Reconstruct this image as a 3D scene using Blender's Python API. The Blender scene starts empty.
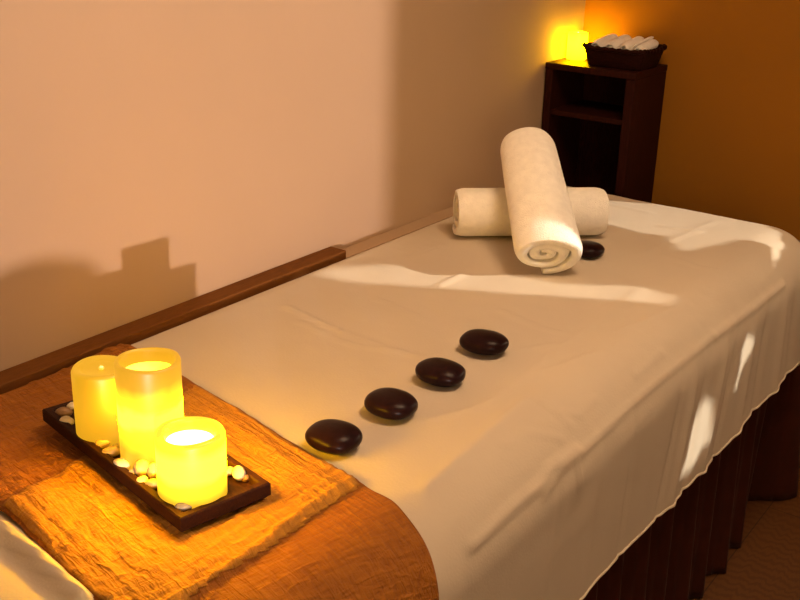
import bpy, bmesh, math, random
from mathutils import Vector, Matrix, noise

random.seed(7)
SC = bpy.context.scene
COL = SC.collection
PI = math.pi
FZ = -0.70            # floor level; z = 0 is the top of the made-up massage table

# ------------------------------------------------------------------ helpers
def link(o, parent=None):
    COL.objects.link(o)
    if parent is not None:
        o.parent = parent
    return o

def mesh_obj(name, bm, mats, parent=None, smooth=True):
    me = bpy.data.meshes.new(name)
    bm.normal_update()
    bm.to_mesh(me); bm.free()
    if not isinstance(mats, (list, tuple)):
        mats = [mats]
    for m in mats:
        me.materials.append(m)
    if smooth:
        me.polygons.foreach_set('use_smooth', [True] * len(me.polygons))
    me.update()
    return link(bpy.data.objects.new(name, me), parent)

def empty(name, loc, rz=0.0):
    o = bpy.data.objects.new(name, None)
    o.empty_display_size = 0.05
    o.location = loc; o.rotation_euler = (0, 0, rz)
    return link(o)

def tag(o, label=None, cat=None, group=None, kind=None):
    if label: o['label'] = label
    if cat: o['category'] = cat
    if group: o['group'] = group
    if kind: o['kind'] = kind
    return o

def add_box(bm, x0, x1, y0, y1, z0, z1, bevel=0.0, seg=2):
    r = bmesh.ops.create_cube(bm, size=1.0)
    vs = r['verts']
    for v in vs:
        v.co = Vector((x0 if v.co.x < 0 else x1, y0 if v.co.y < 0 else y1, z0 if v.co.z < 0 else z1))
    if bevel > 0:
        es = list({e for v in vs for e in v.link_edges})
        bmesh.ops.bevel(bm, geom=es, offset=bevel, segments=seg, profile=0.6, affect='EDGES')
    return vs

def add_lathe(bm, prof, n=64, loc=(0, 0, 0), wob=None):
    rings = []
    for k, (r, z) in enumerate(prof):
        if r < 1e-6:
            rings.append([bm.verts.new((loc[0], loc[1], loc[2] + z))])
        else:
            ring = []
            for i in range(n):
                a = 2 * PI * i / n
                rr, zz = (r, z) if wob is None else wob(r, z, a)
                ring.append(bm.verts.new((loc[0] + rr * math.cos(a), loc[1] + rr * math.sin(a), loc[2] + zz)))
            rings.append(ring)
    for a, b in zip(rings[:-1], rings[1:]):
        for i in range(n):
            j = (i + 1) % n
            if len(a) == 1 and len(b) == 1: continue
            if len(a) == 1: bm.faces.new((a[0], b[i], b[j]))
            elif len(b) == 1: bm.faces.new((a[i], b[0], a[j]))
            else: bm.faces.new((a[i], b[i], b[j], a[j]))
    bmesh.ops.recalc_face_normals(bm, faces=bm.faces)

# ------------------------------------------------------------------ materials
def new_mat(name):
    m = bpy.data.materials.new(name); m.use_nodes = True
    nt = m.node_tree
    return m, nt, nt.nodes['Principled BSDF']

def N(nt, t, **kw):
    n = nt.nodes.new(t)
    for k, v in kw.items():
        if k in n.inputs: n.inputs[k].default_value = v
        else: setattr(n, k, v)
    return n

def simple_mat(name, col, rough=0.6, var=0.12, scale=8.0, bump=0.0, bscale=60.0, stretch=(1, 1, 1), sheen=0.0, spec=0.5, detail=4.0):
    """noise-tinted surface with an optional noise bump"""
    m, nt, p = new_mat(name)
    tc = N(nt, 'ShaderNodeTexCoord')
    mp = N(nt, 'ShaderNodeMapping'); mp.inputs['Scale'].default_value = stretch
    nt.links.new(tc.outputs['Object'], mp.inputs['Vector'])
    nz = N(nt, 'ShaderNodeTexNoise', Scale=scale, Detail=detail)
    nt.links.new(mp.outputs['Vector'], nz.inputs['Vector'])
    cr = N(nt, 'ShaderNodeValToRGB')
    cr.color_ramp.elements[0].position = 0.3; cr.color_ramp.elements[1].position = 0.7
    cr.color_ramp.elements[0].color = tuple(c * (1 - var) for c in col) + (1,)
    cr.color_ramp.elements[1].color = tuple(min(1, c * (1 + var)) for c in col) + (1,)
    nt.links.new(nz.outputs['Fac'], cr.inputs['Fac'])
    nt.links.new(cr.outputs['Color'], p.inputs['Base Color'])
    p.inputs['Roughness'].default_value = rough
    p.inputs['Specular IOR Level'].default_value = spec
    if sheen: p.inputs['Sheen Weight'].default_value = sheen
    if bump:
        n2 = N(nt, 'ShaderNodeTexNoise', Scale=bscale, Detail=3.0)
        nt.links.new(mp.outputs['Vector'], n2.inputs['Vector'])
        b = N(nt, 'ShaderNodeBump', Strength=bump, Distance=0.004)
        nt.links.new(n2.outputs['Fac'], b.inputs['Height'])
        nt.links.new(b.outputs['Normal'], p.inputs['Normal'])
    return m

def wood_mat(name, c0, c1, spec=0.12, scale=5.0, dist=6.0, rough=0.45, squash=(1, 8, 8)):
    m, nt, p = new_mat(name)
    tc = N(nt, 'ShaderNodeTexCoord')
    mp = N(nt, 'ShaderNodeMapping'); mp.inputs['Scale'].default_value = squash
    nt.links.new(tc.outputs['Object'], mp.inputs['Vector'])
    w = N(nt, 'ShaderNodeTexNoise', Scale=scale, Detail=6.0, Distortion=dist)
    nt.links.new(mp.outputs['Vector'], w.inputs['Vector'])
    cr = N(nt, 'ShaderNodeValToRGB')
    cr.color_ramp.elements[0].position = 0.35; cr.color_ramp.elements[1].position = 0.68
    cr.color_ramp.elements[0].color = c0 + (1,); cr.color_ramp.elements[1].color = c1 + (1,)
    nt.links.new(w.outputs['Fac'], cr.inputs['Fac'])
    nt.links.new(cr.outputs['Color'], p.inputs['Base Color'])
    p.inputs['Roughness'].default_value = rough; p.inputs['Specular IOR Level'].default_value = spec
    b = N(nt, 'ShaderNodeBump', Strength=0.15, Distance=0.002)
    nt.links.new(w.outputs['Fac'], b.inputs['Height'])
    nt.links.new(b.outputs['Normal'], p.inputs['Normal'])
    return m

def floor_mat():
    m, nt, p = new_mat('laminate_floor')
    tc = N(nt, 'ShaderNodeTexCoord')
    mp = N(nt, 'ShaderNodeMapping'); mp.inputs['Rotation'].default_value = (0, 0, math.radians(90))
    nt.links.new(tc.outputs['Object'], mp.inputs['Vector'])
    br = N(nt, 'ShaderNodeTexBrick', Scale=1.0)
    br.inputs['Brick Width'].default_value = 1.2; br.inputs['Row Height'].default_value = 0.19
    br.inputs['Mortar Size'].default_value = 0.0015
    br.inputs['Color1'].default_value = (0.9, 0.9, 0.9, 1); br.inputs['Color2'].default_value = (1.1, 1.1, 1.1, 1)
    br.inputs['Mortar'].default_value = (0.3, 0.3, 0.3, 1)
    nt.links.new(mp.outputs['Vector'], br.inputs['Vector'])
    # cathedral grain: rings of a stretched, distorted wave
    mg = N(nt, 'ShaderNodeMapping'); mg.inputs['Scale'].default_value = (5.5, 1.1, 1)
    mg.inputs['Location'].default_value = (1.9, 0.35, 0)
    nt.links.new(tc.outputs['Object'], mg.inputs['Vector'])
    wv = N(nt, 'ShaderNodeTexWave', wave_type='RINGS', Scale=11.0, Distortion=9.0, Detail=3.0)
    wv.inputs['Detail Scale'].default_value = 0.8
    nt.links.new(mg.outputs['Vector'], wv.inputs['Vector'])
    cr = N(nt, 'ShaderNodeValToRGB')
    cr.color_ramp.elements[0].color = (0.085, 0.030, 0.006, 1); cr.color_ramp.elements[1].color = (0.115, 0.045, 0.010, 1)
    cr.color_ramp.elements[0].position = 0.1; cr.color_ramp.elements[1].position = 0.75
    nt.links.new(wv.outputs['Fac'], cr.inputs['Fac'])
    mx = N(nt, 'ShaderNodeMix', data_type='RGBA', blend_type='MULTIPLY'); mx.inputs[0].default_value = 1.0
    nt.links.new(cr.outputs['Color'], mx.inputs[6]); nt.links.new(br.outputs['Color'], mx.inputs[7])
    nt.links.new(mx.outputs[2], p.inputs['Base Color'])
    p.inputs['Roughness'].default_value = 0.5
    return m

def sheet_mat():
    m, nt, p = new_mat('cotton_sheet')
    tc = N(nt, 'ShaderNodeTexCoord')
    nz = N(nt, 'ShaderNodeTexNoise', Scale=6.0, Detail=5.0)
    nt.links.new(tc.outputs['Object'], nz.inputs['Vector'])
    cr = N(nt, 'ShaderNodeValToRGB')
    cr.color_ramp.elements[0].color = (0.52, 0.44, 0.33, 1); cr.color_ramp.elements[1].color = (0.57, 0.49, 0.37, 1)
    nt.links.new(nz.outputs['Fac'], cr.inputs['Fac'])
    nt.links.new(cr.outputs['Color'], p.inputs['Base Color'])
    p.inputs['Roughness'].default_value = 0.85; p.inputs['Specular IOR Level'].default_value = 0.2
    w1 = N(nt, 'ShaderNodeTexNoise', Scale=260.0, Detail=2.0)
    nt.links.new(tc.outputs['Object'], w1.inputs['Vector'])
    b = N(nt, 'ShaderNodeBump', Strength=0.18, Distance=0.002)
    nt.links.new(w1.outputs['Fac'], b.inputs['Height'])
    nt.links.new(b.outputs['Normal'], p.inputs['Normal'])
    return m

def runner_mat(name, ca, cb):
    m, nt, p = new_mat(name)
    tc = N(nt, 'ShaderNodeTexCoord')
    mp = N(nt, 'ShaderNodeMapping'); mp.inputs['Rotation'].default_value = (0, 0, math.radians(11))
    nt.links.new(tc.outputs['Object'], mp.inputs['Vector'])
    m1 = N(nt, 'ShaderNodeMapping'); m1.inputs['Scale'].default_value = (22, 150, 60)
    m2 = N(nt, 'ShaderNodeMapping'); m2.inputs['Scale'].default_value = (150, 30, 60)
    for q in (m1, m2): nt.links.new(mp.outputs['Vector'], q.inputs['Vector'])
    n1 = N(nt, 'ShaderNodeTexNoise', Scale=1.0, Detail=4.0, Distortion=0.8)
    n2 = N(nt, 'ShaderNodeTexNoise', Scale=1.0, Detail=4.0, Distortion=0.8)
    nt.links.new(m1.outputs['Vector'], n1.inputs['Vector']); nt.links.new(m2.outputs['Vector'], n2.inputs['Vector'])
    ad = N(nt, 'ShaderNodeMath', operation='ADD')
    nt.links.new(n1.outputs['Fac'], ad.inputs[0]); nt.links.new(n2.outputs['Fac'], ad.inputs[1])
    cr = N(nt, 'ShaderNodeValToRGB')
    cr.color_ramp.elements[0].position = 0.35; cr.color_ramp.elements[1].position = 0.65
    cr.color_ramp.elements[0].color = ca + (1,); cr.color_ramp.elements[1].color = cb + (1,)
    hf = N(nt, 'ShaderNodeMath', operation='MULTIPLY'); hf.inputs[1].default_value = 0.5
    nt.links.new(ad.outputs[0], hf.inputs[0]); nt.links.new(hf.outputs[0], cr.inputs['Fac'])
    nt.links.new(cr.outputs['Color'], p.inputs['Base Color'])
    p.inputs['Roughness'].default_value = 0.75; p.inputs['Specular IOR Level'].default_value = 0.25
    b = N(nt, 'ShaderNodeBump', Strength=1.0, Distance=0.006)
    nt.links.new(ad.outputs[0], b.inputs['Height'])
    nt.links.new(b.outputs['Normal'], p.inputs['Normal'])
    return m

def wax_mat(name, h, stops, base=(0.14, 0.085, 0.016)):
    """glowing LED candle wax; stops = (height fraction, colour) of the light coming through"""
    m, nt, p = new_mat(name)
    tc = N(nt, 'ShaderNodeTexCoord')
    nz = N(nt, 'ShaderNodeTexNoise', Scale=28.0, Detail=2.0)
    nt.links.new(tc.outputs['Object'], nz.inputs['Vector'])
    sp = N(nt, 'ShaderNodeSeparateXYZ'); nt.links.new(tc.outputs['Object'], sp.inputs[0])
    a = N(nt, 'ShaderNodeMath', operation='MULTIPLY_ADD'); a.inputs[1].default_value = 0.16; a.inputs[2].default_value = -0.08
    nt.links.new(nz.outputs['Fac'], a.inputs[0])
    d = N(nt, 'ShaderNodeMath', operation='MULTIPLY_ADD'); d.inputs[1].default_value = 1.0 / h
    nt.links.new(sp.outputs['Z'], d.inputs[0]); nt.links.new(a.outputs[0], d.inputs[2])
    cr = N(nt, 'ShaderNodeValToRGB')
    els = cr.color_ramp.elements
    while len(els) > 1: els.remove(els[-1])
    els[0].position, els[0].color = stops[0][0], tuple(stops[0][1]) + (1,)
    for pos, c in stops[1:]:
        e = els.new(pos); e.color = tuple(c) + (1,)
    nt.links.new(d.outputs[0], cr.inputs['Fac'])
    p.inputs['Base Color'].default_value = base + (1,)
    p.inputs['Roughness'].default_value = 0.4
    nt.links.new(cr.outputs['Color'], p.inputs['Emission Color'])
    p.inputs['Emission Strength'].default_value = 1.0
    return m

def emit_mat(name, col, s):
    m, nt, p = new_mat(name)
    p.inputs['Base Color'].default_value = (0.9, 0.8, 0.5, 1)
    p.inputs['Emission Color'].default_value = col + (1,)
    p.inputs['Emission Strength'].default_value = s
    return m

M_WALL = simple_mat('beige_wall_paint', (0.43, 0.30, 0.185), rough=0.9, var=0.02, scale=3, bump=0.08, bscale=90, spec=0.2)
M_BACK = simple_mat('terracotta_wall_paint', (0.29, 0.118, 0.008), rough=0.9, var=0.05, scale=3, bump=0.08, bscale=90, spec=0.2)
M_CEIL = simple_mat('ceiling_paint', (0.75, 0.68, 0.56), rough=0.95, var=0.02, scale=3)
M_FLOOR = floor_mat()
M_SHEET = sheet_mat()
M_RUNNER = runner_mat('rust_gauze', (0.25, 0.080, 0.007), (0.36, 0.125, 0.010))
M_CANDLELIT = runner_mat('candlelit_gauze', (0.36, 0.150, 0.014), (0.50, 0.225, 0.021))  # same runner cloth with the candles' golden light put into its colour
M_SKIRT = simple_mat('dark_brown_skirt_cloth', (0.040, 0.008, 0.003), rough=0.5, var=0.15, scale=30, sheen=0.03, spec=0.12)
M_TOWEL = simple_mat('white_terry', (0.95, 0.92, 0.83), rough=0.95, var=0.05, scale=60, bump=0.7, bscale=420, sheen=0.2, spec=0.1)
M_STONE = simple_mat('polished_basalt', (0.014, 0.005, 0.005), rough=0.30, var=0.3, scale=120, bump=0.03, bscale=300, spec=0.09)
M_TRAY = wood_mat('dark_tray_wood', (0.016, 0.004, 0.002), (0.04, 0.012, 0.004), rough=0.6, scale=8, squash=(2, 14, 14))
M_CAB = wood_mat('dark_cabinet_wood', (0.018, 0.003, 0.0015), (0.034, 0.006, 0.003), rough=0.6, scale=6, squash=(10, 10, 1.2))
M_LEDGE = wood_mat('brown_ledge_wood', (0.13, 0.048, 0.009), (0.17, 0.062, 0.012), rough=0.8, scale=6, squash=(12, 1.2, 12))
M_BASKET = simple_mat('dark_woven_basket', (0.018, 0.003, 0.002), rough=0.6, var=0.35, scale=60, bump=0.6, bscale=140, stretch=(1, 1, 3), spec=0.1)
M_SHADOW_VASE = simple_mat('shadow_vase_glaze', (0.08, 0.05, 0.03), rough=0.3, var=0.2, scale=12)
M_VINYL = simple_mat('dark_vinyl', (0.10, 0.06, 0.04), rough=0.5)
M_FRAME = simple_mat('white_window_frame', (0.75, 0.72, 0.66), rough=0.5, var=0.03)
M_GOBO = simple_mat('brown_gobo_cloth', (0.30, 0.17, 0.08), rough=0.9, var=0.1, scale=40)
M_FILL_LAMP = simple_mat('cream_fill_lamp_shade', (0.8, 0.7, 0.5), rough=0.8, var=0.03)

# ------------------------------------------------------------------ camera
F_PX, PITCH, ROLL, YAW, HC = 1080.0, math.radians(21.1423), math.radians(1.7005), math.radians(-35.1789), 0.70
fwd = Vector((math.sin(YAW) * math.cos(PITCH), math.cos(YAW) * math.cos(PITCH), -math.sin(PITCH)))
rgt = Vector((math.cos(YAW), -math.sin(YAW), 0))
upv = rgt.cross(fwd)
r2 = math.cos(ROLL) * rgt + math.sin(ROLL) * upv
u2 = -math.sin(ROLL) * rgt + math.cos(ROLL) * upv
cam = bpy.data.cameras.new('camera'); cam.sensor_width = 36.0; cam.lens = F_PX / 800.0 * 36.0
cam.clip_start = 0.02
co = bpy.data.objects.new('camera', cam); COL.objects.link(co)
mw = Matrix((r2, u2, -fwd)).transposed().to_4x4(); mw.translation = Vector((0, 0, HC))
co.matrix_world = mw
SC.camera = co

def at(px, py, z=0.0):
    """point of the horizontal plane z seen at a pixel of the photograph"""
    d = (px - 400) * r2 - (py - 300) * u2 + F_PX * fwd
    t = (z - HC) / d.z
    return Vector((0, 0, HC)) + d * t

# ------------------------------------------------------------------ the room
XL, XR, YF, YB, ZC = -1.328, 2.20, -2.60, 2.70, 1.75
T = 0.12
def struct(name, boxes, mat):
    bm = bmesh.new()
    for b in boxes: add_box(bm, *b)
    o = mesh_obj(name, bm, mat, smooth=False)
    tag(o, kind='structure')
    return o

struct('floor', [(XL - T, XR + T, YF - T, YB + T, FZ - 0.1, FZ)], M_FLOOR)
struct('ceiling', [(XL - T, XR + T, YF - T, YB + T, ZC, ZC + 0.1)], M_CEIL)
struct('wall_left', [(XL - T, XL, YF - T, YB + T, FZ, ZC)], M_WALL)
struct('wall_front', [(XL, XR, YF - T, YF, FZ, ZC)], M_WALL)
# right wall with a window that the low sun comes through
E1 = math.radians(3.5)
S1 = Vector((-0.75, 0.66, 0)).normalized()
def win_y(ywall):     # y on the right wall's inner face of the ray that reaches the left wall at y
    return ywall - (XR - XL) * S1.y / (-S1.x)
WY1 = win_y(1.82); WY0 = win_y(0.2); WZ0 = 0.262; WZ1 = 1.25
struct('wall_right', [(XR, XR + T, YF, WY0, FZ, ZC), (XR, XR + T, WY1, YB, FZ, ZC),
                      (XR, XR + T, WY0, WY1, FZ, WZ0), (XR, XR + T, WY0, WY1, WZ1, ZC)], M_WALL)
bm = bmesh.new()
f = 0.012
for b in [(XR + 0.05, XR + 0.09, WY0 - 0.02, WY0 - 0.001, WZ0, WZ1), (XR + 0.05, XR + 0.09, WY0 + 0.0, WY0 + f, WZ0, WZ1),
          (XR + 0.05, XR + 0.09, WY0, WY1, WZ1 - f, WZ1)]:
    add_box(bm, *b)
tag(mesh_obj('window_1', bm, M_FRAME, smooth=False), kind='structure')

# back wall: window and cloth added out of view, cut to shape the light patches
E2 = math.radians(23.0)
S2 = Vector((-0.885, -0.466, 0)).normalized()
BX0, BX1, BZ0, BZ1 = -0.36, 1.78, 0.15, 1.32
struct('wall_back', [(XL, BX0, YB, YB + T, FZ, ZC), (BX1, XR, YB, YB + T, FZ, ZC),
                     (BX0, BX1, YB, YB + T, FZ, BZ0), (BX0, BX1, YB, YB + T, BZ1, ZC)], M_BACK)
bm = bmesh.new()
for b in [(BX0, BX0 + 0.03, YB + 0.07, YB + 0.10, BZ0, BZ1), (BX1 - 0.03, BX1, YB + 0.07, YB + 0.10, BZ0, BZ1),
          (BX0, BX1, YB + 0.07, YB + 0.10, BZ1 - 0.03, BZ1), (BX0, BX1, YB + 0.07, YB + 0.10, BZ0, BZ0 + 0.02)]:
    add_box(bm, *b)
tag(mesh_obj('window_2', bm, M_FRAME, smooth=False), kind='structure')

def back_hit(p):
    t = (YB + 0.02 - p.y) / (-S2.y)
    return p.x - S2.x * t, p.z + t * math.tan(E2)
def at_x(px, py, X):
    d = (px - 400) * r2 - (py - 300) * u2 + F_PX * fwd
    return Vector((0, 0, HC)) + d * (X / d.x)
# holes cut in the added curtain, given by the patches of light that they let on to the bed
holes = [[back_hit(at(x, y)) for x, y in ((312, 272), (335, 267), (400, 265), (470, 271), (560, 283), (640, 287), (674, 293), (671, 305), (600, 301), (520, 296), (430, 289), (345, 284))],
         [back_hit(at(x, y)) for x, y in ((585, 196), (610, 195), (660, 196), (720, 212), (775, 228), (806, 240), (812, 258), (794, 249), (775, 243), (745, 239),
                                          (728, 243), (701, 249), (680, 251), (662, 236), (635, 231), (605, 226), (575, 218))],
         [back_hit(at_x(x, y, -0.548)) for x, y in ((713, 392), (719, 398), (713, 440), (692, 476), (686, 474), (701, 430))],
         [back_hit(at_x(x, y, -0.548)) for x, y in ((757, 332), (760, 338), (751, 366), (743, 392), (740, 390), (749, 356))]]
def inside(x, z, poly):
    r = False
    for (x0, z0), (x1, z1) in zip(poly, poly[1:] + poly[:1]):
        if (z0 > z) != (z1 > z) and x < (x1 - x0) * (z - z0) / (z1 - z0) + x0: r = not r
    return r
bm = bmesh.new()
ST = 0.007
nx_, nz_ = int((BX1 - BX0) / ST) + 1, int((BZ1 - BZ0 + 0.01) / ST) + 1
cv = {}
def cvert(i, k):
    if (i, k) not in cv:
        x = BX0 + i * ST
        cv[i, k] = bm.verts.new((x, YB + 0.02 + 0.010 * math.sin(x * 55), BZ0 - 0.005 + k * ST))
    return cv[i, k]
for i in range(nx_ - 1):
    for k in range(nz_):
        x, z = BX0 + (i + 0.5) * ST, BZ0 - 0.005 + (k + 0.5) * ST
        if any(inside(x, z, h) for h in holes): continue
        bm.faces.new((cvert(i, k), cvert(i + 1, k), cvert(i + 1, k + 1), cvert(i, k + 1)))
cu = mesh_obj('gobo', bm, M_GOBO)
md = cu.modifiers.new('thickness', 'SOLIDIFY'); md.thickness = 0.003
tag(cu, 'brown curtain added out of view over the window, its holes shaping the light', 'gobo')
tag(cu, kind='structure')

struct('gap_filler_1', [(XL, -1.2865, 1.633, 2.47, FZ, -0.014)], M_WALL)  # added wall-coloured block, brightens the shaded gap beside the bed
# wooden ledge between the bed and the left wall
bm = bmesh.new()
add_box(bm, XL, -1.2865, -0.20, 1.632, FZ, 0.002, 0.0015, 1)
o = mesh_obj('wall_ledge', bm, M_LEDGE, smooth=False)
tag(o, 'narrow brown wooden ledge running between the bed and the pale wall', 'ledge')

# ------------------------------------------------------------------ bed: a mattress under a draped sheet
X0, X1, Y0, Y1 = -1.2835, -0.562, 0.455, 2.452
RL, RR, RN, RF = 0.035, 0.112, 0.07, 0.070
CX0, CX1, CY0, CY1 = X0 + RL, X1 - RR, Y0 + RN, Y1 - RF

def profile(d, r, flare=0.03):
    """offset from the core edge, drop and normal angle at cloth distance d"""
    arc = r * PI / 2
    if d <= arc:
        a = d / r
        return r * math.sin(a), -r * (1 - math.cos(a)), a
    return r + (d - arc) * flare, -r - (d - arc), PI / 2

def drape(px, py, lift=0.0):
    """where a flat cloth point (plan coordinates) ends up on the bed"""
    qx = min(max(px, CX0), CX1); qy = min(max(py, CY0), CY1)
    dx, dy = px - qx, py - qy
    d = math.hypot(dx, dy)
    if d < 1e-9:
        return Vector((px, py, lift)), Vector((0, 0, 1))
    nx, ny = dx / d, dy / d
    rx = RL if dx < 0 else RR
    ry = RN if dy < 0 else RF
    r = nx * nx * rx + ny * ny * ry
    o, z, a = profile(d, r)
    n = Vector((nx * math.sin(a), ny * math.sin(a), math.cos(a)))
    return Vector((qx + nx * o, qy + ny * o, z)) + n * lift, n

def seg_dist(p, a, b):
    ab = b - a; t = max(0, min(1, (p - a).dot(ab) / max(ab.dot(ab), 1e-9)))
    return (p - (a + ab * t)).length, t

def V2(v): return Vector((v.x, v.y))
# creases the photograph shows on the sheet: pixel polyline, height, width
creases = []
def crease(pts, h, w): creases.append(([V2(at(*p)) for p in pts], h * 1.4, w))
crease([(425, 486), (440, 473), (482, 438), (524, 401)], 0.0030, 0.010)
crease([(500, 395), (560, 348), (640, 290)], 0.0015, 0.012)
crease([(490, 510), (532, 472), (560, 450), (563, 440), (592, 420)], 0.0045, 0.006)
crease([(568, 455), (578, 436), (596, 423), (640, 382), (680, 348), (728, 311)], 0.0035, 0.006)
crease([(596, 427), (620, 434)], 0.004, 0.004)
crease([(540, 400), (575, 409)], 0.002, 0.005)
crease([(728, 311), (770, 282), (800, 258)], 0.004, 0.007)
crease([(288, 308), (335, 330)], 0.0035, 0.006)
crease([(335, 330), (400, 352), (440, 362)], 0.0016, 0.007)
crease([(438, 286), (462, 275)], 0.003, 0.006)
crease([(640, 255), (712, 222)], 0.0010, 0.008)
crease([(612, 205), (650, 213)], 0.0016, 0.006)
crease([(660, 226), (700, 232)], 0.0025, 0.006)
crease([(0, 530), (40, 562), (82, 600)], 0.010, 0.010)
crease([(0, 548), (60, 600)], -0.004, 0.010)
for q in ([(300, 322), (352, 345), (398, 352)], [(500, 310), (545, 330), (566, 334)], [(620, 330), (650, 318), (690, 300)], [(470, 320), (452, 340)], [(540, 372), (600, 352)],
          [(380, 300), (420, 318)], [(570, 420), (530, 425), (505, 440)], [(600, 385), (585, 400), (560, 404)], [(664, 255), (700, 268), (720, 270)], [(430, 420), (470, 410), (500, 398)],
          [(408, 255), (440, 246)], [(520, 350), (556, 345)], [(640, 360), (668, 338)]):
    crease(q, 0.0020, 0.0042)
def sheet_height(px, py):
    p = Vector((px, py))
    h = 0.0016 * noise.noise(Vector((px * 7, py * 5, 1.3))) + 0.0009 * noise.noise(Vector((px * 22, py * 14, 4.1)))
    h += 0.0004 * noise.noise(Vector((px * 70, py * 60, 2.2)))
    for pts, a, w in creases:
        d = min(seg_dist(p, q0, q1)[0] for q0, q1 in zip(pts[:-1], pts[1:]))
        if d < 3 * w:
            h += a * math.exp(-(d / w) ** 2)
    return h

bm = bmesh.new()
NX, NY = 84, 230
gv = {}
def sheet_vert(px, py):
    h = sheet_height(px, py)
    p, n = drape(px, py)
    d = math.hypot(px - min(max(px, CX0), CX1), py - min(max(py, CY0), CY1))
    return p, n, h, d
for i in range(NX + 1):
    for j in range(NY + 1):
        px = CX0 + (CX1 - CX0) * i / NX; py = CY0 + (CY1 - CY0) * j / NY
        gv[i, j] = bm.verts.new((px, py, sheet_height(px, py)))
for i in range(NX):
    for j in range(NY):
        bm.faces.new((gv[i, j], gv[i + 1, j], gv[i + 1, j + 1], gv[i, j + 1]))
# ring round the core: (start vertex, core point, direction)
ring = []
FAN = 26
for i in range(0, NX): ring.append((gv[i, 0], (0, -1)))
def fan(i, j, a0):
    for k in range(FAN + 1):
        a = a0 + PI / 2 * k / FAN
        ring.append((gv[i, j], (math.cos(a), math.sin(a))))
fan(NX, 0, -PI / 2)
for j in range(1, NY): ring.append((gv[NX, j], (1, 0)))
fan(NX, NY, 0)
for i in range(NX - 1, 0, -1): ring.append((gv[i, NY], (0, 1)))
fan(0, NY, PI / 2)
for j in range(NY - 1, 0, -1): ring.append((gv[0, j], (-1, 0)))
fan(0, 0, PI)
def hem_len(core, dr):
    x, y = core
    L = 0.0
    wx, wy = max(dr[0], 0) ** 2, dr[1] ** 2
    right = 0.36
    if dr[0] > 0:
        right = 0.379 + 0.006 * math.sin(y * 7 + 1.0) + 0.006 * noise.noise(Vector((y * 6, 0, 0)))
        if y > 1.70: right -= 0.008 * min(1, (y - 1.70) / 0.30)
        right += 0.05 * max(0, dr[1]) * max(0, dr[0])
    if dr[0] < 0: right = 0.10
    fa = 0.40 if dr[1] > 0 else 0.42
    return dr[0] ** 2 * right + dr[1] ** 2 * fa
ND = 56
prev = None
lines = []
side_folds = []
def side_fold(pix_top, pix_bot, a, w):      # folds of the hanging side, by where they are along the side
    side_folds.append((pix_top, pix_bot, a, w))
for y0, y1, a, w in [(1.205, 1.175, -0.003, 0.008), (1.66, 1.58, -0.004, 0.008), (1.72, 1.64, 0.006, 0.014),
                     (1.78, 1.70, -0.005, 0.012), (1.87, 1.79, 0.007, 0.016), (1.93, 1.86, -0.006, 0.010), (2.02, 1.98, 0.006, 0.02),
                     (2.10, 2.08, -0.006, 0.015), (2.20, 2.20, 0.008, 0.022), (2.28, 2.30, -0.006, 0.02), (1.46, 1.43, -0.003, 0.007),
                     (1.33, 1.30, 0.002, 0.012)]:
    side_folds.append((y0, y1, a, w))
for v0, dr in ring:
    core = (v0.co.x, v0.co.y)
    L = hem_len(core, dr)
    ln = [v0]
    ang = math.atan2(dr[1], dr[0])
    for k in range(1, ND + 1):
        d = L * k / ND
        px, py = core[0] + dr[0] * d, core[1] + dr[1] * d
        p, n = drape(px, py)
        h = sheet_height(px, py) if d < 0.25 else 0
        arc = 0.12
        s = max(0.0, (d - 0.10) / 0.26)
        s = min(s, 1.0)
        if dr[0] > 0.2:
            yy = core[1] + dr[1] * 0.25
            for y0, y1, a, w in side_folds:
                yc = y0 + (y1 - y0) * s
                h += a * min(1, s * 2.2) * math.exp(-((yy - yc) / w) ** 2)
            h += 0.006 * s * noise.noise(Vector((yy * 3.5, d * 1.5, 7.0))) + 0.0015 * s * noise.noise(Vector((yy * 24, d * 5, 3.0)))
        if abs(dr[0]) > 0.02 and abs(dr[1]) > 0.02:
            c = math.sin(2 * abs(ang) % PI) if False else abs(dr[0] * dr[1]) * 2
            h += 0.018 * s * c * math.sin(ang * 14)
        if dr[1] < -0.2:
            h += 0.006 * s * noise.noise(Vector((px * 8, d * 2, 9.0)))
        if dr[0] < -0.2: h *= 0.1
        p = p + n * h
        ln.append(bm.verts.new(p))
    lines.append(ln)
for a, b in zip(lines, lines[1:] + lines[:1]):
    for k in range(ND):
        vs = [a[k], a[k + 1], b[k + 1], b[k]]
        if vs[0] is vs[3]: vs = [a[k], a[k + 1], b[k + 1]]
        try: bm.faces.new(vs)
        except ValueError: pass
bmesh.ops.recalc_face_normals(bm, faces=bm.faces)
sheet = mesh_obj('bed_sheet', bm, M_SHEET)
tag(sheet, 'cream bed sheet spread over the massage table and hanging down its side', 'bed sheet')
# stitched hem along the sheet's lower edge
bm = bmesh.new()
prev = None; first = None
def tube_ring(c, tdir, r, n=8):
    u = Vector((0, 0, 1)).cross(tdir)
    if u.length < 1e-6: u = Vector((1, 0, 0))
    u.normalize(); v = tdir.cross(u)
    return [bm.verts.new(c + r * (math.cos(2 * PI * k / n) * u + math.sin(2 * PI * k / n) * v)) for k in range(n)]
hem_pts = [ln[-1].co.copy() if ln[-1].is_valid else None for ln in lines] if False else None
hp = []
me = sheet.data
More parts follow.
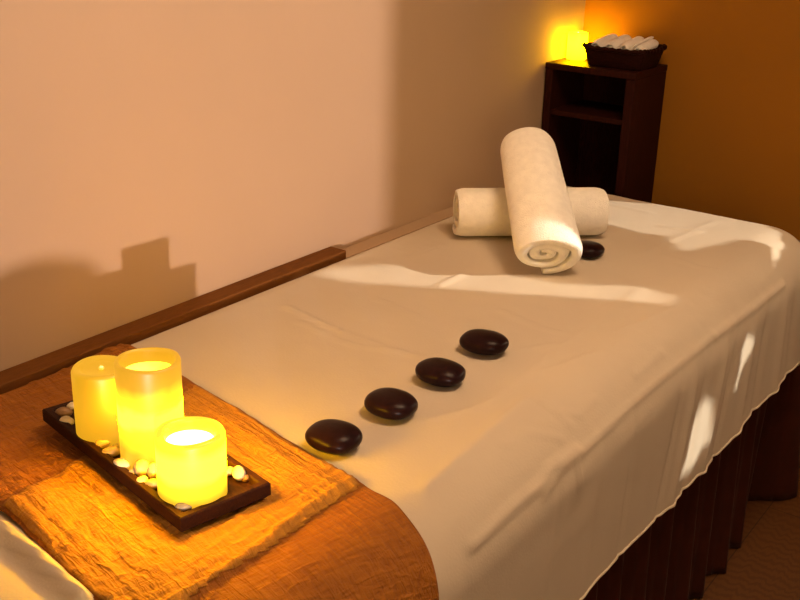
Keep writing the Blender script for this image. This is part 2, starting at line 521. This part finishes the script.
# hem points are recomputed from the mesh: last vertex of every line, in order
idx = (NX + 1) * (NY + 1)
for k in range(len(ring)):
    hp.append(me.vertices[idx + (k + 1) * ND - 1].co.copy())
cl = []
for q in hp:
    if not cl or (q - cl[-1]).length > 0.004: cl.append(q)
n = len(cl)
rings_ = []
for k in range(n):
    t = (cl[(k + 1) % n] - cl[k - 1]).normalized()
    rings_.append(tube_ring(cl[k], t, 0.0026))
for k in range(n):
    a, b = rings_[k], rings_[(k + 1) % n]
    for i in range(8):
        bm.faces.new((a[i], a[(i + 1) % 8], b[(i + 1) % 8], b[i]))
bmesh.ops.recalc_face_normals(bm, faces=bm.faces)
mesh_obj('hem', bm, M_SHEET, sheet)

# massage table under the sheet
t = empty('massage_table', ((X0 + X1) / 2, (Y0 + Y1) / 2, FZ))
tag(t, 'massage table under the cream sheet, hidden by its dark skirt', 'massage table')
bm = bmesh.new()
cx, cy = (X0 + X1) / 2, (Y0 + Y1) / 2
add_box(bm, X0 + 0.012 - cx, X1 - 0.012 - cx, Y0 + 0.012 - cy, Y1 - 0.012 - cy, 0.56, 0.70 - 0.004, 0.034, 5)
for v in bm.verts:      # the right-hand shoulder is softer
    if v.co.x > 0.2 and v.co.z > 0.6:
        q = v.co.x + cx - (CX1 - 0.0)
        if q > 0: v.co.z = min(v.co.z, 0.70 - 0.012 - (RR - math.sqrt(max(0, RR ** 2 - min(q, RR) ** 2))))
mesh_obj('mattress', bm, M_VINYL, t)
bm = bmesh.new(); add_box(bm, X0 + 0.06 - cx, X1 - 0.06 - cx, Y0 + 0.06 - cy, Y1 - 0.06 - cy, 0.47, 0.56, 0.005, 1)
mesh_obj('frame', bm, M_CAB, t, smooth=False)
for sx in (-1, 1):
    for sy in (-1, 1):
        bm = bmesh.new()
        x = sx * (0.26); y = sy * 0.80
        add_box(bm, x - 0.03, x + 0.03, y - 0.03, y + 0.03, 0.0, 0.47, 0.004, 1)
        mesh_obj('leg', bm, M_CAB, t, smooth=False)

# ------------------------------------------------------------------ pleated table skirt
bm = bmesh.new()
SX0, SX1, SY0, SY1, SR = X0 + 0.03, X1 - 0.030, Y0 + 0.05, 2.490, 0.06
path = []
def line(a, b, n, nx, ny):
    for k in range(n): path.append((a[0] + (b[0] - a[0]) * k / n, a[1] + (b[1] - a[1]) * k / n, nx, ny))
def arc_(c, a0, n):
    for k in range(n):
        a = a0 + PI / 2 * k / n
        path.append((c[0] + SR * math.cos(a), c[1] + SR * math.sin(a), math.cos(a), math.sin(a)))
line((SX0, SY0), (SX1 - SR, SY0), 120, 0, -1)
arc_((SX1 - SR, SY0 + SR), -PI / 2, 40)
line((SX1, SY0 + SR), (SX1, SY1 - SR), 420, 1, 0)
arc_((SX1 - SR, SY1 - SR), 0, 40)
line((SX1 - SR, SY1), (SX0, SY1), 120, 0, 1)
path.append((SX0, SY1, 0, 1))
s = 0; cols = []
lastp = None
NZ = 26
for (x, y, nx, ny) in path:
    if lastp: s += math.hypot(x - lastp[0], y - lastp[1])
    lastp = (x, y)
    col = []
    for k in range(NZ + 1):
        u = k / NZ                       # 0 top, 1 bottom
        z = -0.145 + (FZ + 0.004 + 0.145) * u
        ph = s * 2 * PI / 0.115 + 1.6 * noise.noise(Vector((s * 3.1, u * 0.5, 0))) + 0.25 * u
        c = math.sin(ph)
        fold = (0.006 + 0.012 * u) * (c if c < 0 else c ** 3 * 1.25)      # round valleys, tight ridges
        fold += 0.004 * u * math.sin(ph * 0.47 + 1)
        fold += 0.010 * u
        if nx > 0.9: fold -= 0.055 * u * math.exp(-((y - 2.34) / 0.07) ** 2)
        cor = max(0, nx) * max(0, ny) * 2
        fold = fold * (1 - 0.8 * cor) + 0.075 * min(1, cor * 1.3) * u ** 0.7
        col.append(bm.verts.new((x + nx * fold, y + ny * fold, z)))
    cols.append(col)
for a, b in zip(cols[:-1], cols[1:]):
    for k in range(NZ):
        bm.faces.new((a[k], a[k + 1], b[k + 1], b[k]))
o = mesh_obj('table_skirt', bm, M_SKIRT)
md = o.modifiers.new('thickness', 'SOLIDIFY'); md.thickness = 0.002
tag(o, 'dark brown gathered cloth skirt hanging to the floor under the cream sheet', 'table skirt')

# ------------------------------------------------------------------ orange runner
RE = Vector((0.981, -0.194)).normalized()       # along its length, towards the right
RN_ = Vector((-RE.y, RE.x))                     # towards the far edge
RO = Vector((-1.30, 1.049))                     # far edge, left end
RW, RLN = 0.362, 0.98
flap_a = [V2(at(*p)) for p in ((8, 492), (50, 474), (86, 463), (118, 487))]
def runner_height(px, py, a, b):
    """a along, b across (0 far edge .. 1 near edge)"""
    h = 0.0075
    # long soft crinkles and puckers
    h += 0.0026 * noise.noise(Vector((a * 9, b * 16, 0.4)))
    h += 0.0016 * noise.noise(Vector((a * 24, b * 42, 5.4)))
    h += 0.0016 * noise.noise(Vector((a * 75, b * 26, 2.4))) + 0.0010 * noise.noise(Vector((a * 130, b * 60, 8.4)))
    # stitched rows parallel to the long edges
    for bb, hh, ww in ((0.055, -0.002, 0.010), (0.11, 0.0025, 0.014), (0.17, -0.0015, 0.012), (0.93, -0.002, 0.012)):
        h += hh * math.exp(-((b - bb + 0.006 * noise.noise(Vector((a * 14, bb * 9, 0)))) / ww) ** 2)
    # the crosswise rows near the right-hand bend
    xw = px + 0.010 * noise.noise(Vector((py * 6, 0.3, 0)))
    for k, xx in enumerate((-0.712, -0.730, -0.748, -0.765)):
        h += (0.0042 if k == 0 else 0.0026) * math.exp(-((xw - xx) / 0.0055) ** 2)
    # upper layer ends at x = -0.70; the single layer beyond it lies lower
    st = 1 / (1 + math.exp(-(xw + 0.702) / 0.0035))
    h -= 0.0070 * st + 0.26 * max(0, xw + 0.700) * (1 - math.exp(-max(0, xw + 0.7) / 0.02)) * 0.6
    h += 0.016 * min(1, max(0, (px + 0.67) / 0.10))
    # end of the candlelit layer left of the tray
    fl = -1.022 + 0.06 * (b - 0.6) + 0.006 * noise.noise(Vector((py * 12, 3.3, 0)))
    st = 1 / (1 + math.exp(-(px - fl) / 0.003))
    h += 0.0045 * (st - 1) if b > 0.30 else 0.0045 * (st - 1) * max(0, (b - 0.15) / 0.15)
    # bunched lump at the near edge
    lump = math.exp(-(((px + 0.975) / 0.06) ** 2 + ((b - 0.93) / 0.10) ** 2))
    h += 0.010 * lump
    return h
NA, NB = 280, 110
rv = {}; rx = {}
for i in range(NA + 1):
    for j in range(NB + 1):
        a = RLN * i / NA; b = j / NB
        wv = 0.006 * noise.noise(Vector((a * 5, 11, 0))) + 0.0025 * noise.noise(Vector((a * 28, 5, 0)))
        wn = 0.010 * noise.noise(Vector((a * 6, 31, 0))) + 0.003 * noise.noise(Vector((a * 30, 35, 0)))
        P = RO + RE * a - RN_ * (RW * b) + RN_ * (wv * (1 - b) + wn * b)
        px, py = P.x, P.y
        lift = runner_height(px, py, a, b)
        e = min(b, 1 - b)
        lift = max(0.0026, lift * min(1, 0.35 + e * 22))
        if px < CX0 - 0.05: lift = 0.0025
        rv[i, j] = drape(px, py, lift)[0]
        rx[i, j] = (px, b)
def on_panel(i, j):
    px, b = rx[i, j]
    w0 = -1.022 + 0.06 * (b - 0.6) + 0.006 * noise.noise(Vector((b * 4.3, 3.3, 0)))
    w1 = -0.7035 + 0.004 * noise.noise(Vector((b * 5, 8.3, 0)))
    return w0 < px < w1 and 0.012 < b < 0.985
def cloth(name, test, mat, lift, parent=None):
    bm = bmesh.new(); vv = {}
    def g(i, j):
        if (i, j) not in vv: vv[i, j] = bm.verts.new(rv[i, j] + Vector((0, 0, lift)))
        return vv[i, j]
    for i in range(NA):
        for j in range(NB):
            if test(i, j): bm.faces.new((g(i, j), g(i, j + 1), g(i + 1, j + 1), g(i + 1, j)))
    o = mesh_obj(name, bm, mat, parent)
    md = o.modifiers.new('thickness', 'SOLIDIFY'); md.thickness = 0.0020; md.offset = -1
    return o
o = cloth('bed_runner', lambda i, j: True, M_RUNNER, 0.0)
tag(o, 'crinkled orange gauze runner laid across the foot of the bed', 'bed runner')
p = cloth('candlelit_panel', on_panel, M_CANDLELIT, 0.0021, o)
p['label'] = 'copy of the runner cloth tinted gold as if candlelit'

# ------------------------------------------------------------------ tray, candles and pebbles
TZ = 0.0138
c1, c2, c3 = at(43.5, 423, TZ), at(181, 535, TZ), at(265, 489, TZ)
ex = (c2 - c1); TL = ex.length; ang = math.atan2(ex.y, ex.x)
ey = Vector((-math.sin(ang), math.cos(ang), 0))
TWD = (c3 - c2).dot(ey) - 0.006
tc_ = (c1 + c2) / 2 + ey * (TWD / 2)
tray = empty('candle_tray', (tc_.x, tc_.y, TZ), ang)
tag(tray, 'dark wooden rectangular tray holding three candles on the orange runner', 'tray')
TH = 0.021
bm = bmesh.new(); add_box(bm, -TL / 2 + 0.003, TL / 2 - 0.003, -TWD / 2 + 0.003, TWD / 2 - 0.003, 0, 0.013, 0.001, 1)
mesh_obj('base', bm, M_TRAY, tray, smooth=False)
rw = 0.011
# rim: one frame with a sloping inner face
bm = bmesh.new()
def rect(ix, z): return [Vector((sx * (TL / 2 - ix), sy * (TWD / 2 - ix), z)) for sx, sy in ((-1, -1), (1, -1), (1, 1), (-1, 1))]
sect = [(0.004, 0.0005), (0.0, 0.004), (0.0, TH - 0.002), (0.0015, TH), (rw - 0.002, TH), (rw, TH - 0.002), (rw + 0.003, 0.0125)]
rr_ = [[bm.verts.new(v) for v in rect(ix, z)] for ix, z in sect]
for a, b in zip(rr_[:-1], rr_[1:]):
    for k in range(4):
        bm.faces.new((a[k], a[(k + 1) % 4], b[(k + 1) % 4], b[k]))
bmesh.ops.recalc_face_normals(bm, faces=bm.faces)
mesh_obj('rim', bm, M_TRAY, tray, smooth=False)

HOT = (80.0, 39.0, 0.10); MID = (9.0, 4.2, 0.03); WARM = (0.75, 0.36, 0.012); DIM = (0.62, 0.29, 0.010)
def candle(name, label, x, y, z, r, h, rin, depth, stops, core, flame):
    t = empty(name, (x, y, z))
    tag(t, label, 'candle', 'flameless candles on the dark tray' if z < 0.1 else None)
    bev = 0.004
    prof = [(0, 0), (r - 0.002, 0), (r, 0.002), (r, h * 0.5), (r, h - bev), (r - bev * 0.3, h - bev * 0.3), (r - bev, h),
            (rin + 0.002, h - 0.0005), (rin, h - 0.003), (rin - 0.002, h - depth * 0.7), (rin - 0.006, h - depth), (0, h - depth - 0.001)]
    bm = bmesh.new()
    def wob(rr, zz, a):
        k = 0.006 * math.sin(2 * a + x * 90) + 0.004 * math.sin(3 * a + y * 70)
        return rr * (1 + 0.35 * k), zz + (0.12 * k if zz > h * 0.8 else 0)
    add_lathe(bm, prof, 72, wob=wob)
    # the recess lets the lamp inside show: its faces carry the brighter material
    cen = h - 0.004
    for f_ in bm.faces:
        c = f_.calc_center_median(); f_.material_index = 1 if (math.hypot(c.x, c.y) < rin - 0.0025 and c.z < cen and c.z > h * 0.3) else 0
    wm = wax_mat('wax_' + name, h, stops)
    mesh_obj('wax_body', bm, [wm, core or wm], t)
    bm = bmesh.new()
    add_lathe(bm, [(0, 0), (0.0030, 0.001), (0.0036, 0.0022), (0.0028, 0.0042), (0.0010, 0.006), (0, 0.0064)], 20, loc=(0, 0, h - depth - 0.001))
    fl = mesh_obj('flame_bulb', bm, flame, t)
    return t
FLAME = emit_mat('led_flame', (1.0, 0.75, 0.25), 6.0)
FLAME_LOW = emit_mat('led_flame_low', (1.0, 0.5, 0.02), 0.8)
CORE_T = emit_mat('inner_wax_tall', (1.0, 0.60, 0.016), 2.2)
CORE_S = emit_mat('inner_wax_small', (1.0, 0.80, 0.40), 4.0)
CORE_L = emit_mat('inner_wax_left', (1.0, 0.46, 0.016), 0.45)
CZ = TZ + 0.013
p = at(153.5, 459, CZ)
candle('pillar_candle', 'tallest glowing yellow pillar candle, standing in the middle of the dark tray', p.x, p.y, CZ, 0.0390, 0.136, 0.0320, 0.024,
       [(0.0, WARM), (0.20, (0.9, 0.46, 0.015)), (0.32, (2.2, 1.05, 0.02)), (0.40, MID), (0.46, HOT), (0.58, HOT), (0.64, MID), (0.72, (1.8, 0.86, 0.02)), (0.84, WARM), (1.0, (0.66, 0.31, 0.010))], CORE_T, FLAME)
p = at(193, 494, CZ)
candle('pillar_candle', 'short bright glowing candle with white-hot hollow top, nearest on the dark tray', p.x, p.y, CZ, 0.0400, 0.083, 0.0300, 0.019,
       [(0.0, WARM), (0.12, (0.9, 0.47, 0.016)), (0.26, (2.2, 1.1, 0.025)), (0.36, MID), (0.46, HOT), (0.75, HOT), (0.90, MID), (1.0, (1.2, 0.75, 0.03))], CORE_S, FLAME)
p = at(106.5, 434, CZ)
candle('pillar_candle', 'dim amber pillar candle at the wall end of the dark tray, behind the tallest', p.x, p.y, CZ, 0.0372, 0.096, 0.024, 0.004,
       [(0.0, (0.62, 0.30, 0.010)), (0.4, (0.76, 0.37, 0.011)), (1.0, (0.68, 0.33, 0.010))], None, FLAME_LOW)

PCOL = {'pale': (0.62, 0.50, 0.30), 'tan': (0.50, 0.34, 0.15), 'brown': (0.22, 0.12, 0.05), 'cream': (0.75, 0.66, 0.46), 'grey': (0.36, 0.30, 0.20)}
PM = {k: simple_mat('pebble_' + k, c, rough=0.45, var=0.25, scale=60) for k, c in PCOL.items()}
def pebble_bm(a, b, c, seed):
    bm = bmesh.new()
    bmesh.ops.create_icosphere(bm, subdivisions=3, radius=1.0)
    for v in bm.verts:
        k = 1 + 0.16 * noise.noise(v.co * 1.1 + Vector((seed * 3.1, 0, 0)))
        v.co = Vector((v.co.x * a * k, v.co.y * b * k, v.co.z * c * k))
    return bm
pebs = [  # pixel, semi-axes (mm), turn, colour, label
 (64, 412, 9, 7, 5, 20, 'brown', 'brown pebble lying in the far left corner of the candle tray'),
 (72, 406, 6, 5, 4, 60, 'cream', 'small cream pebble touching the dim candle at the tray end'),
 (57, 415, 4, 4, 3, 0, 'tan', 'tiny tan pebble in the corner against the tray rim'),
 (67, 421, 8.5, 6, 5, -20, 'cream', 'shiny cream pebble by the tray rim left of the dim candle'),
 (91, 438, 8, 5.5, 4.5, 10, 'pale', 'pale oval pebble on the rim side below the dim candle'),
 (100, 431, 8.5, 7, 5.5, 30, 'brown', 'speckled brown pebble against the foot of the dim candle'),
 (103, 443, 9, 6, 5, 35, 'tan', 'long tan pebble in the heap between dim and tallest candle'),
 (113, 438, 8, 6.5, 5.5, 100, 'pale', 'pale round pebble tucked between the dim and the tallest candle'),
 (111, 452, 9, 5.5, 5, 15, 'tan', 'flat tan pebble lowest in the heap beside the tallest candle'),
 (117, 447, 5, 4.5, 4, 40, 'grey', 'small greyish pebble touching the left side of the tallest candle'),
 (122, 464, 9.5, 5.5, 6, -25, 'cream', 'cream pebble leaning on the foot of the tallest candle by rim'),
 (142, 468, 8.5, 8, 8.5, 0, 'tan', 'upright round tan pebble between the tallest and the short candle'),
 (133, 473, 5, 4, 4, 30, 'pale', 'small pale pebble left of the upright round tan pebble'),
 (142, 481, 6.5, 5.5, 4.5, 80, 'cream', 'small cream pebble below the upright round tan pebble'),
 (154, 471, 7, 6, 8, 60, 'pale', 'tall pale pebble squeezed against the left side of short candle'),
 (153, 484, 7.5, 5.5, 5, 0, 'tan', 'tan pebble at the lower left foot of the short candle'),
 (183, 507, 8, 5.5, 5, 10, 'grey', 'grey pebble between the short candle and the tray front corner'),
 (229, 471, 7, 5, 4.5, 25, 'tan', 'tan pebble touching the right side of the short candle'),
 (239, 473, 8.5, 6.5, 6.5, -60, 'cream', 'two-toned cream pebble right of the short candle near the tray end'),
 (245, 478, 4.5, 4, 3.5, 0, 'brown', 'small dark brown pebble at the right end of the tray'),
]
for k, (x, y, a, b, c, tn, colr, lab) in enumerate(pebs):
    zz = CZ + c * 0.001
    p = at(x, y, zz)
    a, b, c = a * 1.25, b * 1.25, c * 1.25
    zz = CZ + c * 0.001
    p = at(x, y, zz)
    bm = pebble_bm(a * 0.001, b * 0.001, c * 0.001, k)
    o = mesh_obj('pebble', bm, PM[colr])
    o.location = (p.x, p.y, zz); o.rotation_euler = (0, 0, math.radians(tn) + math.radians(35))
    tag(o, lab, 'pebble', 'pebbles in the candle tray')

# ------------------------------------------------------------------ massage stones
def stone_bm(a, b, c, seed):
    bm = bmesh.new()
    bmesh.ops.create_uvsphere(bm, u_segments=48, v_segments=28, radius=1.0)
    for v in bm.verts:
        n = v.co.normalized()
        e = 2.35
        k = (abs(n.x) ** e + abs(n.y) ** e + abs(n.z) ** 2.1) ** (-1 / e)
        w = 1 + 0.03 * noise.noise(n * 1.3 + Vector((seed * 5.0, 1, 0)))
        v.co = Vector((n.x * k * a * w, n.y * k * b * w, n.z * k * c))
    return bm
stones = [(334, 437, 0.0375, 0.0335, 0.0168, 8, 'black polished massage stone nearest the orange runner'),
          (391, 404, 0.0380, 0.0330, 0.0168, 2, 'black polished massage stone second from the orange runner in the row'),
          (440.5, 372.5, 0.0385, 0.0320, 0.0168, 2, 'black polished massage stone third from the orange runner in the row'),
          (484, 342.5, 0.0390, 0.0315, 0.0170, 12, 'black polished massage stone farthest from the runner in the row of four'),
          (587, 249.5, 0.0350, 0.0320, 0.0150, 10, 'black massage stone half hidden beside the leaning rolled towel')]
for k, (x, y, a, b, c, tn, lab) in enumerate(stones):
    p = at(x, y, c)
    o = mesh_obj('massage_stone', stone_bm(a, b, c, k), M_STONE)
    o.location = (p.x, p.y, c + 0.0008); o.rotation_euler = (0, 0, math.radians(tn))
    tag(o, lab, 'stone', 'black massage stones on the sheet')

# ------------------------------------------------------------------ rolled towels
def roll_bm(L, r0, r1, turns=3.2, flat=0.92, flat0=None, seed=0.0, tail=0.35, thick=None, na=110, nl=56):
    """spiral roll along local x from 0 to L; radius r0 at the near end, r1 at the far end"""
    bm = bmesh.new()
    th = thick or r0 / (turns + 0.45)
    total = turns * 2 * PI
    rows = []
    def pt(t, x, inner):
        u = x / L
        R = r0 + (r1 - r0) * u
        k = t / total
        rr = R * (0.10 + 0.90 * k) - (th * 0.975 if inner else 0)
        rr = max(rr, 0.0015)
        # soft rounded ends of the outer wraps, core slightly pulled in
        e = min(u, 1 - u) * L
        end = max(0, 1 - e / 0.022)
        rr -= 0.0045 * end * end * (1 if not inner else 0.2)
        a = t + tail * 2 * PI
        rr *= 1 + 0.022 * noise.noise(Vector((math.cos(a) * 1.3, math.sin(a) * 1.3, x * 9 + seed)))
        xx = x + (0.010 * (1 - k) * (1 if u < 0.5 else -1)) * (abs(u - 0.5) * 2) ** 6
        xx += 0.004 * noise.noise(Vector((t * 0.8, seed, u * 2))) * (abs(u - 0.5) * 2) ** 4
        ff = flat if flat0 is None else flat0 + (flat - flat0) * min(1, u / 0.6) ** 0.8
        return Vector((xx, rr * math.cos(a), rr * math.sin(a) * ff))
    NT = int(na * turns)
    grid = []
    for s_ in (0, 1):
        g = []
        for i in range(NT + 1):
            t = total * i / NT
            row = []
            for j in range(nl + 1):
                v = j / nl
                v = 0.5 - 0.5 * math.cos(PI * v)
                row.append(bm.verts.new(pt(t, L * v, s_)))
            g.append(row)
        grid.append(g)
    o_, i_ = grid
    for i in range(NT):
        for j in range(nl):
            bm.faces.new((o_[i][j], o_[i + 1][j], o_[i + 1][j + 1], o_[i][j + 1]))
            bm.faces.new((i_[i][j], i_[i][j + 1], i_[i + 1][j + 1], i_[i + 1][j]))
        for j in (0, nl):
            bm.faces.new((o_[i][j], i_[i][j], i_[i + 1][j], o_[i + 1][j]))
    for i in (0, NT):
        for j in range(nl):
            bm.faces.new((o_[i][j], o_[i][j + 1], i_[i][j + 1], i_[i][j]))
    bmesh.ops.recalc_face_normals(bm, faces=bm.faces)
    return bm
def place_roll(o, a, b):
    a = Vector(a); b = Vector(b)
    x = (b - a).normalized(); y = Vector((0, 0, 1)).cross(x).normalized(); z = x.cross(y)
    m = Matrix((x, y, z)).transposed().to_4x4(); m.translation = a
    o.matrix_world = m
A, B = (-1.176, 1.860, 0.0570), (-0.938, 2.077, 0.0570)
o = mesh_obj('rolled_towel', roll_bm((Vector(B) - Vector(A)).length, 0.0595, 0.0595, turns=3.2, flat=0.95, seed=1.0, tail=0.62), M_TOWEL)
place_roll(o, A, B)
tag(o, 'white rolled towel lying flat on the sheet under the leaning one', 'towel', 'rolled towels crossed on the bed')
A, B = (-0.893, 1.744, 0.0480), (-1.082, 1.970, 0.195)
o = mesh_obj('rolled_towel', roll_bm((Vector(B) - Vector(A)).length, 0.0785, 0.0690, turns=2.9, flat=0.86, flat0=0.68, seed=7.0, tail=0.85), M_TOWEL)
place_roll(o, A, B)
mi = o.matrix_world.inverted()
for v in o.data.vertices:          # its weight flattens the near end on the sheet
    q = o.matrix_world @ v.co
    if q.z < 0.004:
        q.z = 0.0015 + 0.0025 * math.exp((q.z - 0.004) / 0.006)
        v.co = mi @ q
tag(o, 'white rolled towel leaning up over the other, spiral end towards the viewer', 'towel', 'rolled towels crossed on the bed')

# ------------------------------------------------------------------ corner cabinet with candle and basket
CBX0, CBX1, CBY0, CBY1, CBH = -1.323, -1.076, 2.495, 2.690, 0.981
cab = empty('open_shelf_cabinet', ((CBX0 + CBX1) / 2, (CBY0 + CBY1) / 2, FZ))
tag(cab, 'narrow dark wooden open-front shelf cabinet standing in the room corner', 'cabinet')
w, d = (CBX1 - CBX0) / 2, (CBY1 - CBY0) / 2
def part(name, b, m=M_CAB, bev=0.0015):
    bm = bmesh.new(); add_box(bm, *b, bev, 1)
    return mesh_obj(name, bm, m, cab, smooth=False)
tk = 0.020
part('side_panel', (-w, -w + tk, -d, d, 0, CBH - 0.016))
part('side_panel', (w - tk - 0.004, w, -d, d, 0, CBH - 0.016))
part('top_panel', (-w - 0.001, w + 0.001, -d - 0.002, d, CBH - 0.016, CBH))
part('back_panel', (-w + tk, w - tk, d - 0.008, d, 0.05, CBH - 0.016))
for z in (0.05, 0.34, 0.60, 0.848):
    part('shelf', (-w + tk, w - tk - 0.004, -d + 0.008, d - 0.008, z, z + 0.014))
part('plinth', (-w + tk, w - tk, -d + 0.012, -d + 0.028, 0, 0.05))
ZT = FZ + CBH
t = candle('pillar_candle', 'small glowing candle on top of the corner cabinet beside the basket', -1.292, 2.600, ZT, 0.0260, 0.070, 0.0195, 0.006,
       [(0.0, (6, 3.8, 0.02)), (0.3, (60, 33.0, 0.04)), (0.6, (78, 43.0, 0.05)), (0.85, (60, 33.0, 0.04)), (1.0, (5.0, 3.2, 0.02))], CORE_T, FLAME)
bk = empty('towel_basket', (-1.155, 2.590, ZT))
tag(bk, 'dark woven basket of rolled white towels on top of the corner cabinet', 'basket')
bm = bmesh.new()
bw, bd, bh = 0.071, 0.062, 0.046
def rrect(sx, sy, z, cr=0.014, n=6):
    out = []
    for cx_, cy_, a0 in ((sx - cr, sy - cr, 0), (-sx + cr, sy - cr, PI / 2), (-sx + cr, -sy + cr, PI), (sx - cr, -sy + cr, 1.5 * PI)):
        for k in range(n + 1):
            a = a0 + PI / 2 * k / n
            out.append(Vector((cx_ + cr * math.cos(a), cy_ + cr * math.sin(a), z)))
    return out
levels = [(0.0, 0.001), (1.0, 0.0)]
rings_ = []
for k in range(11):
    u = k / 10; g = 1 + 0.16 * u + 0.010 * (k % 2)
    rings_.append([bm.verts.new(v) for v in rrect(bw * g, bd * g, bh * u)])
for k in range(10, -1, -1):
    u = k / 10; g = 1 + 0.16 * u + 0.010 * (k % 2) - 0.06
    rings_.append([bm.verts.new(v) for v in rrect(bw * g, bd * g, max(0.004, bh * u))])
for a, b in zip(rings_[:-1], rings_[1:]):
    for i in range(len(a)):
        bm.faces.new((a[i], a[(i + 1) % len(a)], b[(i + 1) % len(a)], b[i]))
bm.faces.new(rings_[0]); bm.faces.new(rings_[-1])
bmesh.ops.recalc_face_normals(bm, faces=bm.faces)
mesh_obj('basket_body', bm, M_BASKET, bk)
# braided rim
bm = bmesh.new()
rp = rrect(bw * 1.17, bd * 1.17, bh, 0.016, 10)
dense = []
for a, b in zip(rp, rp[1:] + rp[:1]):
    m_ = max(1, int((b - a).length / 0.004))
    for k in range(m_): dense.append(a + (b - a) * k / m_)
n = len(dense); rs = []
for k in range(n):
    tdir = (dense[(k + 1) % n] - dense[k - 1]).normalized()
    u_ = Vector((0, 0, 1)); v_ = tdir.cross(u_)
    r_ = 0.0052 * (1 + 0.22 * math.sin(k * 1.3))
    c_ = dense[k].copy()
    ex_ = abs(c_.x) / (bw * 1.17)
    c_.z += 0.006 * (ex_ ** 6) * (abs(c_.y) / (bd * 1.17)) ** 4      # corners turn up
    rs.append([bm.verts.new(c_ + r_ * (math.cos(2 * PI * q / 10) * u_ + math.sin(2 * PI * q / 10) * v_)) for q in range(10)])
for k in range(n):
    a, b = rs[k], rs[(k + 1) % n]
    for q in range(10): bm.faces.new((a[q], a[(q + 1) % 10], b[(q + 1) % 10], b[q]))
bmesh.ops.recalc_face_normals(bm, faces=bm.faces)
mesh_obj('rim', bm, M_BASKET, bk)
labs = ['small rolled towel at the candle end of the basket', 'second small rolled towel from the candle in the basket',
        'third small rolled towel from the candle in the basket', 'small rolled towel at the right end of the basket']
for k in range(4):
    L = 0.108
    bm = roll_bm(L, 0.0205, 0.0205, turns=2.4, flat=0.95, seed=20 + k * 3.3, tail=0.2 + 0.2 * k, na=50, nl=24)
    o = mesh_obj('rolled_towel', bm, M_TOWEL)
    x = -1.155 + (-0.0565 + 0.0377 * k); dz = (0.0, 0.003, 0.004, 0.002)[k]
    place_roll(o, (x, 2.536, ZT + 0.044 + dz), (x + 0.001, 2.536 + L, ZT + 0.056 + dz))
    tag(o, labs[k], 'towel', 'small rolled towels in the basket')

# ------------------------------------------------------------------ vase-shaped blocker, added out of view (throws the round shadow on the wall)
D = 2.15
vx, vy = XL - S1.x * D, 0.925 - S1.y * D
bm = bmesh.new()
top = 0.155 + D * math.tan(E1) - FZ
add_lathe(bm, [(0, 0), (0.07, 0), (0.075, 0.01), (0.08, 0.1), (0.10, top - 0.26), (0.118, top - 0.13), (0.110, top - 0.07), (0.080, top - 0.022), (0.035, top - 0.003), (0.030, top),
               (0.026, top - 0.002), (0.03, top - 0.03), (0.0, top - 0.05)], 64)
o = mesh_obj('shadow_vase', bm, M_SHADOW_VASE); o.location = (vx, vy, FZ)
tag(o, 'added vase-shaped blocker out of view, casting the round shadow on the wall', 'vase')

# ------------------------------------------------------------------ light
def sun(name, dirv, elev, energy, col, angle):
    l = bpy.data.lights.new(name, 'SUN'); l.energy = energy; l.color = col; l.angle = math.radians(angle)
    o = bpy.data.objects.new(name, l); COL.objects.link(o)
    d = Vector((dirv.x * math.cos(elev), dirv.y * math.cos(elev), -math.sin(elev)))
    o.rotation_euler = d.to_track_quat('-Z', 'Y').to_euler()
    o.location = -d * 6 + Vector((0, 0, 1))
    return o
sun('low_sun', S1, E1, 2.6, (1.0, 0.80, 0.77), 0.9)
sun('second_sun', S2, E2, 4.3, (1.0, 0.90, 0.76), 0.6)  # added beam from the far right for the light patches on the bed
# hanging lamp added out of view above the bed, for fill light
lp = empty('fill_lamp', (-0.30, 1.35, ZC))
tag(lp, 'added cream pendant lamp out of view above the bed, filling in light', 'lamp')
bm = bmesh.new(); add_lathe(bm, [(0, 0), (0.05, 0), (0.05, -0.02), (0, -0.02)], 32); mesh_obj('fill_lamp_rose', bm, M_FILL_LAMP, lp)
bm = bmesh.new(); add_lathe(bm, [(0, -0.02), (0.003, -0.02), (0.003, -0.12), (0, -0.12)], 12); mesh_obj('fill_lamp_cord', bm, M_VINYL, lp)
bm = bmesh.new(); add_lathe(bm, [(0.0, -0.12), (0.31, -0.12), (0.32, -0.125), (0.32, -0.24), (0.315, -0.24), (0.315, -0.13), (0, -0.125)], 48); mesh_obj('fill_lamp_drum', bm, M_FILL_LAMP, lp)
bm = bmesh.new(); add_lathe(bm, [(0.0, -0.215), (0.312, -0.215), (0.312, -0.22), (0, -0.22)], 48)
mesh_obj('fill_lamp_diffuser', bm, emit_mat('fill_lamp_glow', (1.0, 0.65, 0.39), 21.0), lp)

w = bpy.data.worlds.new('world'); SC.world = w; w.use_nodes = True
bg = w.node_tree.nodes['Background']; bg.inputs['Color'].default_value = (1.0, 0.72, 0.46, 1); bg.inputs['Strength'].default_value = 10.0
for nm, loc, rot, sx, sy in (('window_portal', (XR + 0.1, (WY0 + WY1) / 2, (WZ0 + WZ1) / 2), (0, math.radians(90), 0), WZ1 - WZ0, WY1 - WY0),):
    l = bpy.data.lights.new(nm, 'AREA'); l.shape = 'RECTANGLE'; l.size = sx; l.size_y = sy
    l.cycles.is_portal = True
    o = bpy.data.objects.new(nm, l); COL.objects.link(o); o.location = loc; o.rotation_euler = rot

SC.view_settings.view_transform = 'Standard'
SC.view_settings.look = 'None'
SC.view_settings.exposure = 0.12
SC.view_settings.gamma = 1.0
SC.view_settings.use_curve_mapping = False
SC.cycles.use_denoising = True
SC.cycles.max_bounces = 8
SC.cycles.sample_clamp_indirect = 8.0
